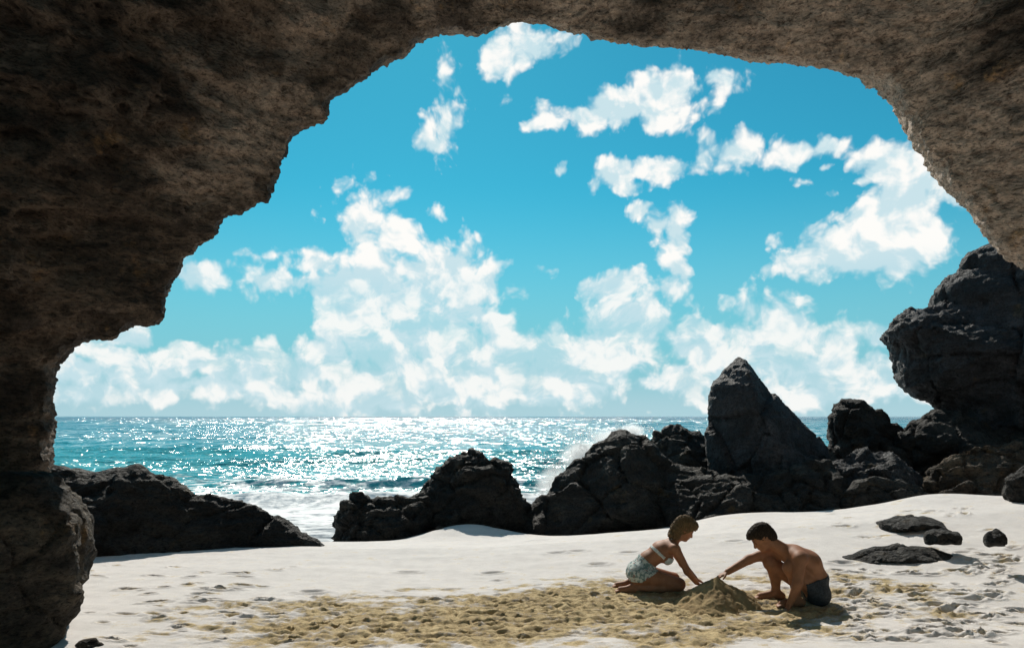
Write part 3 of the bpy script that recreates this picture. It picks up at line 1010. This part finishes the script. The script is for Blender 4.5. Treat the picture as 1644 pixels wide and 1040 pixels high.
hm = 0.07
lo_, hi_ = np.array((0.2, 15.2, -0.9)), np.array((3.6, 18.8, 1.8))
gg = np.meshgrid(*[np.arange(lo_[k], hi_[k], hm) for k in range(3)], indexing='ij')
fld = np.full(gg[0].shape, 9.0, np.float32)
for (px, py, Yc, ra, rb) in PUFFS:
    c_ = at(px, py, Yc)
    dq = np.sqrt(((gg[0] - c_[0]) / ra) ** 2 + ((gg[1] - c_[1]) / .6) ** 2 + ((gg[2] - c_[2]) / rb) ** 2) - 1
    fld = np.minimum(fld, (dq * rb).astype(np.float32))
mv_, mf_ = surface_nets(fld, lo_, hm)
mesh_obj('mist', mv_, mf_, m, spray)

# ------------------------------------------------------------------ mound of dug sand between the two people
MX, MY = 1.84, 6.98
n_a, n_r = 150, 70
ang = np.linspace(0, 2 * math.pi, n_a, endpoint=False)
rad = np.linspace(0, 1, n_r) ** 0.9
A, Rr = np.meshgrid(ang, rad)
ex = 0.47 + 0.08 * np.sin(A * 2 + .4) + 0.08 * np.sin(3 * A)
ey = 0.45 + 0.05 * np.sin(A * 3 + 1) + 0.28 * np.clip(np.sin(A), 0, 1)
mx = MX + Rr * ex * np.cos(A)
my = MY + Rr * ey * np.sin(A)
gzs = np.interp(Rr.ravel(), [0, 1], [0.0, -0.05])
prof_h = 0.27 * (1 - Rr.ravel() ** 0.92) ** 1.12
pm = np.stack([mx.ravel(), my.ravel(), 0 * mx.ravel()], 1)
mz = gzs + prof_h + (0.045 * fbm(pm * 5, 3, off=2.) + 0.034 * fbm(pm * [14, 14, 1], 4, .65, off=7.)) * np.minimum(1, 0.4 + Rr.ravel() * 2)
mv = np.stack([mx.ravel(), my.ravel(), mz], 1)
ii, jj = np.meshgrid(np.arange(n_r - 1), np.arange(n_a), indexing='ij')
mf = np.stack([ii * n_a + jj, (ii + 1) * n_a + jj, (ii + 1) * n_a + (jj + 1) % n_a, ii * n_a + (jj + 1) % n_a], -1).reshape(-1, 4)
mesh_obj('sand_mound', mv, mf, M_DUG, label='pointed heap of dug tan sand between the two people', category='sand mound')


# ------------------------------------------------------------------ people
class Body:
    """continuous skin grown round a posed skeleton of tapered bones"""
    def __init__(s, lo, hi, h):
        s.lo, s.h = np.array(lo, float), h
        s.n = np.ceil((np.array(hi) - s.lo) / h).astype(int)
        s.f = np.full(s.n, 0.5, np.float32)

    def _block(s, mn, mx_):
        a = np.clip(np.floor((np.array(mn) - s.lo) / s.h).astype(int), 0, s.n)
        b_ = np.clip(np.ceil((np.array(mx_) - s.lo) / s.h).astype(int) + 1, 0, s.n)
        ax = [s.lo[i] + s.h * np.arange(a[i], b_[i]) for i in range(3)]
        return tuple(slice(a[i], b_[i]) for i in range(3)), np.meshgrid(*ax, indexing='ij')

    def _merge(s, sl, d, k, sub=False):
        f = s.f[sl]
        d = d.astype(np.float32)
        if sub:
            d = -d
            hh = np.clip(0.5 - 0.5 * (f - d) / k, 0, 1)
            s.f[sl] = f * (1 - hh) + d * hh + k * hh * (1 - hh)
        else:
            hh = np.clip(0.5 + 0.5 * (f - d) / k, 0, 1)
            s.f[sl] = f * (1 - hh) + d * hh - k * hh * (1 - hh)

    def bone(s, a, b_, ra, rb, k=0.025, sy=1.0):
        a, b_ = np.array(a, float), np.array(b_, float)
        r = max(ra, rb) * max(1, sy) + 0.06
        sl, g = s._block(np.minimum(a, b_) - r, np.maximum(a, b_) + r)
        d = bone_d(g[0], g[1], g[2], a, b_, ra, rb, sy)
        s._merge(sl, d, k)

    def ball(s, c, r, axes=None, k=0.02, sub=False):
        c, r = np.array(c, float), np.array(r, float) * np.ones(3)
        R = r.max() + 0.05
        sl, g = s._block(c - R, c + R)
        q = np.stack([g[i] - c[i] for i in range(3)], -1)
        if axes is not None:
            q = q @ np.array(axes).T
        kq = np.linalg.norm(q / r, axis=-1)
        d = (kq - 1) * kq * 1.0 / (np.linalg.norm(q / r ** 2, axis=-1) + 1e-6)
        s._merge(sl, d, k, sub)

    def mesh(s):
        v, f = surface_nets(s.f, s.lo, s.h)
        for _ in range(2):    # light relaxing of the grid steps
            e = np.concatenate([f[:, [0, 1]], f[:, [1, 2]], f[:, [2, 3]], f[:, [3, 0]]])
            acc_ = np.zeros_like(v)
            cn = np.bincount(e[:, 0], minlength=len(v)) + np.bincount(e[:, 1], minlength=len(v))
            for k in range(3):
                acc_[:, k] = np.bincount(e[:, 0], v[e[:, 1], k], len(v)) + np.bincount(e[:, 1], v[e[:, 0], k], len(v))
            v = 0.5 * v + 0.5 * acc_ / cn[:, None]
        return v.astype(np.float32), f


def bone_d(x, y, z, a, b_, ra, rb, sy=1.0):
    yy0 = a[1]
    ba = b_ - a
    ba = np.array([ba[0], ba[1] / sy, ba[2]])
    px_, py_, pz_ = x - a[0], (y - yy0) / sy, z - a[2]
    hh = np.clip((px_ * ba[0] + py_ * ba[1] + pz_ * ba[2]) / (ba @ ba), 0, 1)
    return np.sqrt((px_ - hh * ba[0]) ** 2 + (py_ - hh * ba[1]) ** 2 + (pz_ - hh * ba[2]) ** 2) - (ra + (rb - ra) * hh)


def nrm(v):
    v = np.array(v, float)
    return v / np.linalg.norm(v)


def head(B, c, f, u, sc_=1.0):
    """skull, jaw, nose, brow, lips, ears; f = facing, u = crown direction"""
    c, f, u = np.array(c, float), nrm(f), nrm(u)
    sd_ = np.cross(u, f)
    ax = [f, sd_, u]
    S = sc_
    B.ball(c + S * (.022 * u - .012 * f), S * np.array([.098, .077, .098]), ax, .015)
    B.ball(c + S * (-.045 * u + .028 * f), S * np.array([.066, .056, .070]), ax, .03)
    B.ball(c + S * (-.092 * u + .062 * f), S * np.array([.026, .026, .020]), ax, .02)      # chin
    B.bone(c + S * (.010 * u + .084 * f), c + S * (-.030 * u + .104 * f), S * .010, S * .014, .010)   # nose
    B.bone(c + S * (.022 * u + .078 * f - .035 * sd_), c + S * (.022 * u + .078 * f + .035 * sd_), S * .012, S * .012, .012)   # brow
    for q in (-1, 1):
        B.ball(c + S * (.002 * u + .088 * f + q * .032 * sd_), S * np.array([.016, .018, .011]), ax, .012, sub=True)
        B.ball(c + S * (.001 * u + .074 * f + q * .032 * sd_), S * .0125, None, .003)
        B.ball(c + S * (-.005 * u - .008 * f + q * .078 * sd_), S * np.array([.022, .010, .033]), ax, .008)   # ear
    B.bone(c + S * (-.058 * u + .088 * f - .018 * sd_), c + S * (-.058 * u + .088 * f + .018 * sd_), S * .009, S * .009, .008)  # lips
    return c, f, u, sd_, S


def hand(B, wrist, d, nrm_, thumb_side, curl=0.35, S=1.0):
    """palm, four unequal bent fingers and a thumb from the side of the palm"""
    d = nrm(d)
    nv = nrm(np.array(nrm_) - d * np.dot(nrm_, d))
    sd_ = np.cross(d, nv) * thumb_side
    wv = np.array(wrist, float)
    B.ball(wv + d * .045 * S, np.array([.052, .038, .015]) * S, [d, sd_, nv], .012)
    for i_, (o_, L) in enumerate(((.030, .070), (.011, .080), (-.010, .075), (-.029, .060))):
        a = wv + (d * .080 + sd_ * o_) * S
        k1 = a + (d * math.cos(curl) - nv * math.sin(curl) + sd_ * o_ * 4) * L * .5 * S
        k2 = k1 + (d * math.cos(2 * curl) - nv * math.sin(2 * curl) + sd_ * o_ * 3) * L * .5 * S
        B.bone(a, k1, .0085 * S, .008 * S, .004)
        B.bone(k1, k2, .008 * S, .0065 * S, .003)
    a = wv + (d * .022 + sd_ * .028) * S
    k1 = a + (d * .030 + sd_ * .030 - nv * .008) * S
    k2 = k1 + (d * .030 + sd_ * .010 - nv * .010) * S
    B.bone(a, k1, .012 * S, .010 * S, .006)
    B.bone(k1, k2, .0095 * S, .0075 * S, .003)


def foot(B, ankle, toe, S=1.0):
    a, t_ = np.array(ankle, float), np.array(toe, float)
    d = t_ - a
    heel = a + np.array([-d[0] * .22, -d[1] * .22, -.030])
    ball_ = a + d * .70
    side = nrm(np.cross(d, (0, 0, 1)))
    B.ball(heel, .034 * S, None, .02)
    B.bone(a, ball_, .036 * S, .026 * S, .03)
    B.bone(heel, ball_, .030 * S, .030 * S, .03)
    for i_, o_ in enumerate((-.034, -.017, 0, .016, .032)):
        L = 1.0 - abs(o_ + .02) * 2.2
        B.bone(ball_ + side * o_ * .8, a + d * L + side * o_, .013 * S, .010 * S, .008)


def tint_head(v, H, eyes=True):
    c, f, u, sd_, S = H
    tn = np.zeros(len(v), np.float32)
    for q in (-1, 1):
        e = c + S * (.001 * u + .084 * f + q * .032 * sd_)
        tn = np.maximum(tn, (np.linalg.norm(v - e, axis=1) < .011 * S) * 1.0)
        br = c + S * (.026 * u + .088 * f + q * .033 * sd_)
        q3 = np.stack([(v - br) @ f, (v - br) @ sd_, (v - br) @ u], 1) / (S * np.array([.02, .022, .006]))
        tn = np.maximum(tn, ((q3 ** 2).sum(1) < 1) * 0.85)
    lp = c + S * (-.058 * u + .094 * f)
    q3 = np.stack([(v - lp) @ f, (v - lp) @ sd_, (v - lp) @ u], 1) / (S * np.array([.02, .024, .010]))
    return np.where((q3 ** 2).sum(1) < 1, -1.0, tn)


def cloth_from(name, v, f, keep, mat, parent, off_=0.007):
    """garment: the skin under it pushed outwards, with an inner side and a hem"""
    n = vnormals(v, f)
    fk = f[keep[f].all(1)]
    used = np.unique(fk)
    mp = np.full(len(v), -1)
    mp[used] = np.arange(len(used))
    fk = mp[fk]
    wr = 0.003 * fbm(v[used] * 22, 2)
    vo = v[used] + n[used] * (off_ + wr)[:, None]
    vi = v[used] - n[used] * 0.003
    m_ = len(used)
    e = np.concatenate([fk[:, [0, 1]], fk[:, [1, 2]], fk[:, [2, 3]], fk[:, [3, 0]]])
    key = e[:, 0].astype(np.int64) * m_ + e[:, 1]
    rev = e[:, 1].astype(np.int64) * m_ + e[:, 0]
    bd = e[~np.isin(key, rev)]
    hem = np.stack([bd[:, 1], bd[:, 0], bd[:, 0] + m_, bd[:, 1] + m_], 1)
    return mesh_obj(name, np.concatenate([vo, vi]), np.concatenate([fk, fk[:, ::-1] + m_, hem]), mat, parent)


def hair_mesh(name, prims, lo, hi, mat, parent, h=0.006, rough=0.008, sc_n=60, cut=None):
    B = Body(lo, hi, h)
    for p in prims:
        getattr(B, p[0])(*p[1:-1], **p[-1])
    v, f = B.mesh()
    n = vnormals(v, f)
    v = v + n * (rough * (fbm(v * [sc_n, sc_n, sc_n * .45], 3, 0.6, ridged=True) - .3))[:, None]
    return mesh_obj(name, v, f, mat, parent)


def person(name, label, loc):
    o = bpy.data.objects.new(name, None)
    o.location = loc
    o.empty_display_size = 0.2
    C.objects.link(o)
    o['label'] = label
    o['category'] = 'person'
    return o


VOX = 0.006
# --- man squatting, facing left, right arm stretched to the mound
MANX, MANY = (1270 - CX) / F * 7.04, 7.04
man = person('person', 'squatting man with short dark hair and dark trunks reaching to the sand heap', (MANX, MANY, 0.0))
B = Body((-.90, -.45, -.08), (.42, .42, .88), VOX)
T = [((.205, 0, .125), (.222, 0, .245), .100, .088), ((.222, 0, .245), (.145, 0, .375), .088, .108), ((.145, 0, .375), (.03, 0, .445), .108, .098)]
for a, b_, ra, rb in T:
    B.bone(a, b_, ra, rb, .05, 1.50)
B.bone((.02, -.15, .445), (-.06, .16, .455), .068, .068, .05)          # shoulder girdle
for q in (-1, 1):
    B.ball((.225, q * .075, .105), .098, None, .04)
B.bone((-.03, 0, .47), (-.165, 0, .555), .060, .054, .035)              # neck
fm_, um_ = (-.77, 0.02, -.64), (-.64, 0, .77)
HM = head(B, (-.262, 0, .605), fm_, um_, 1.0)
# far (right) arm
B.bone((-.075, .185, .455), (-.33, .17, .375), .052, .042, .035)
B.bone((-.33, .17, .375), (-.545, .10, .275), .043, .029, .02)
B.ball((-.21, .18, .405), (.075, .046, .046), None, .02)
hand(B, (-.555, .095, .27), (-.88, -.15, -.42), (-.35, 0, .93), -1, .35)
# near (left) arm straight down to the sand
B.bone((.01, -.195, .435), (-.035, -.250, .235), .054, .043, .035)
B.bone((-.035, -.250, .235), (-.095, -.235, .060), .043, .028, .02)
hand(B, (-.097, -.235, .055), (-.42, 0, -.75), (-.8, 0, .5), 1, .30)
# legs
for (hip, knee, ank, toe) in (((.195, .09, .135), (-.140, .135, .345), (-.085, .145, .075), (-.285, .165, .020)),
                              ((.195, -.09, .135), (-.055, -.130, .355), (.005, -.125, .075), (-.185, -.150, .020))):
    hip, knee, ank = map(np.array, (hip, knee, ank))
    B.bone(hip, knee, .088, .062, .03)
    B.ball(knee + [-.006, 0, 0.004], .060, None, .02)
    mid = knee * .62 + ank * .38 + np.array([.022, 0, 0])
    B.bone(knee, mid, .054, .054, .02)
    B.bone(mid, ank, .054, .034, .02)
    foot(B, ank, toe)
v, f = B.mesh()
body = mesh_obj('body', v, f, M_SKIN_M, man)
add_attr(body, 'tint', tint_head(v, HM))
tor = np.minimum.reduce([bone_d(v[:, 0], v[:, 1], v[:, 2], np.array(a), np.array(b_), ra, rb, 1.5) for a, b_, ra, rb in T])
keep = (v[:, 2] < .262 + .25 * (v[:, 0] - .22)) & (v[:, 0] > .085 + .35 * np.clip(.16 - v[:, 2], -.05, .2)) & (v[:, 2] > -.02)
cloth_from('swim_trunks', v, f, keep, M_TRUNKS, man)
c, fv, uv, sv_, S = HM
hp = [('ball', c + .030 * uv - .018 * fv, np.array([.103, .085, .100]), [fv, sv_, uv], dict(k=.01)),
      ('ball', c + .078 * uv + .035 * fv, np.array([.060, .066, .040]), [fv, sv_, uv], dict(k=.03)),
      ('ball', c + .072 * uv + .080 * fv, np.array([.026, .045, .024]), [fv, sv_, uv], dict(k=.02)),
      ('ball', c - .035 * uv - .075 * fv, np.array([.045, .060, .055]), [fv, sv_, uv], dict(k=.03)),
      ('ball', c - .030 * uv + .085 * fv, np.array([.080, .12, .085]), [fv, sv_, uv], None, dict(k=.015, sub=True)),
      ('ball', c - .045 * uv + .005 * fv, np.array([.045, .12, .052]), [fv, sv_, uv], None, dict(k=.012, sub=True))]
hp = [p[:-1] + ({**p[-1]},) if p[4] is not None else p[:4] + (p[-1],) for p in hp]
hair_mesh('hair', hp, (-.50, -.16, .40), (-.05, .16, .85), M_HAIR_M, man, rough=.016, sc_n=55)

# --- woman kneeling on her heels, facing right, both arms down to the mound
WX, WY = (1050 - CX) / F * 7.60, 7.60
woman = person('person', 'kneeling woman with brown hair in pale bikini top leaning forward on her arms', (WX, WY, 0.0))
B = Body((-.48, -.36, -.06), (.60, .36, .80), VOX)
TW = [((-.135, 0, .195), (-.055, 0, .300), .108, .078), ((-.055, 0, .300), (.070, 0, .385), .078, .090), ((.070, 0, .385), (.155, 0, .438), .090, .072)]
for a, b_, ra, rb in TW:
    B.bone(a, b_, ra, rb, .05, 1.36)
B.bone((.172, -.135, .432), (.172, .135, .436), .050, .050, .045)
for q in (-1, 1):
    B.ball((-.155, q * .075, .165), .100, None, .04)
    B.ball((.118, q * .066, .325), .056, None, .03)
B.bone((.165, 0, .455), (.248, 0, .535), .045, .042, .03)
fw_, uw_ = (.84, -.04, -.54), (.54, 0, .84)
HW = head(B, (.298, 0, .600), fw_, uw_, .93)
for y0, y1, y2, ex_, wx_ in ((-.160, -.185, -.120, .285, .385), (.160, .185, .075, .320, .420)):
    B.bone((.182, y0, .425), (ex_, y1, .225), .042, .034, .03)
    B.bone((ex_, y1, .225), (wx_, y2, .105), .035, .024, .02)
    hand(B, (wx_ + .003, y2, .100), (.80, .10, -.42), (.4, 0, .9), 1 if y0 < 0 else -1, .3, .9)
for q in (-1, 1):
    hip, knee, ank = np.array((-.120, q * .085, .165)), np.array((.215, q * .125, .088)), np.array((-.225, q * .105, .055))
    B.bone(hip, knee, .090, .062, .03)
    B.ball(knee, .059, None, .02)
    mid = knee * .65 + ank * .35 + np.array([0, 0, -.02])
    B.bone(knee + [0, 0, -.015], mid, .050, .052, .015)
    B.bone(mid, ank, .052, .033, .015)
    foot(B, ank + np.array([0, 0, .0]), ank + np.array([-.17, 0, -.035]), .85)
v, f = B.mesh()
body = mesh_obj('body', v, f, M_SKIN_W, woman)
add_attr(body, 'tint', tint_head(v, HW))
tor = np.minimum.reduce([bone_d(v[:, 0], v[:, 1], v[:, 2], np.array(a), np.array(b_), ra, rb, 1.36) for a, b_, ra, rb in TW])
waist = (v[:, 0] + .075) * .62 + (v[:, 2] - .305) * .78
lowline = np.where(v[:, 0] > -.14, .122 + .58 * (v[:, 0] + .14), .115)
keep = (waist < 0) & (v[:, 2] > lowline)
cloth_from('swim_shorts', v, f, keep, M_PRINT, woman, .009)
band = (v[:, 0] - .062) * .68 + (v[:, 2] - .352) * .73
front = (v[:, 0] - .062) * .73 - (v[:, 2] - .352) * .68
wd = np.where(front > .02, .020 + .35 * np.clip(front - .02, 0, .09), .016)
keep = (np.abs(band - .1 * np.clip(front, 0, .1)) < wd) & ((tor < .015) | (front > .045)) & (np.abs(v[:, 1]) < .150) & (v[:, 2] > .24)
top = cloth_from('bikini_top', v, f, keep, M_TOP, woman, .006)
Bs = Body((.02, -.2, .28), (.3, .2, .60), .005)
for q in (-1, 1):
    pts_ = [(.160, q * .075, .372), (.192, q * .070, .425), (.190, q * .055, .478), (.165, q * .040, .508), (.150, 0, .512)]
    for a, b_ in zip(pts_[:-1], pts_[1:]):
        Bs.bone(a, b_, .008, .008, .004)
v2, f2 = Bs.mesh()
mesh_obj('strap', v2, f2, M_TOP, woman)
c, fv, uv, sv_, S = HW
hp = [('ball', c + .030 * uv - .018 * fv, np.array([.100, .083, .098]), [fv, sv_, uv], dict(k=.01)),
      ('ball', c + .070 * uv + .045 * fv, np.array([.058, .064, .045]), [fv, sv_, uv], dict(k=.03)),
      ('ball', c - .040 * uv - .060 * fv, np.array([.060, .078, .080]), [fv, sv_, uv], dict(k=.03)),
      ('ball', c - .085 * uv - .045 * fv, np.array([.048, .070, .055]), [fv, sv_, uv], dict(k=.03)),
      ('ball', c - .110 * uv - .062 * fv, np.array([.042, .060, .040]), [fv, sv_, uv], dict(k=.03)),
      ('ball', c - .042 * uv + .095 * fv, np.array([.078, .10, .082]), [fv, sv_, uv], None, dict(k=.015, sub=True))]
hp = [p if p[4] is not None and len(p) == 5 else p[:4] + (p[-1],) for p in hp]
hair_mesh('hair', hp, (.08, -.16, .38), (.50, .16, .80), M_HAIR_W, woman, rough=.020, sc_n=38)
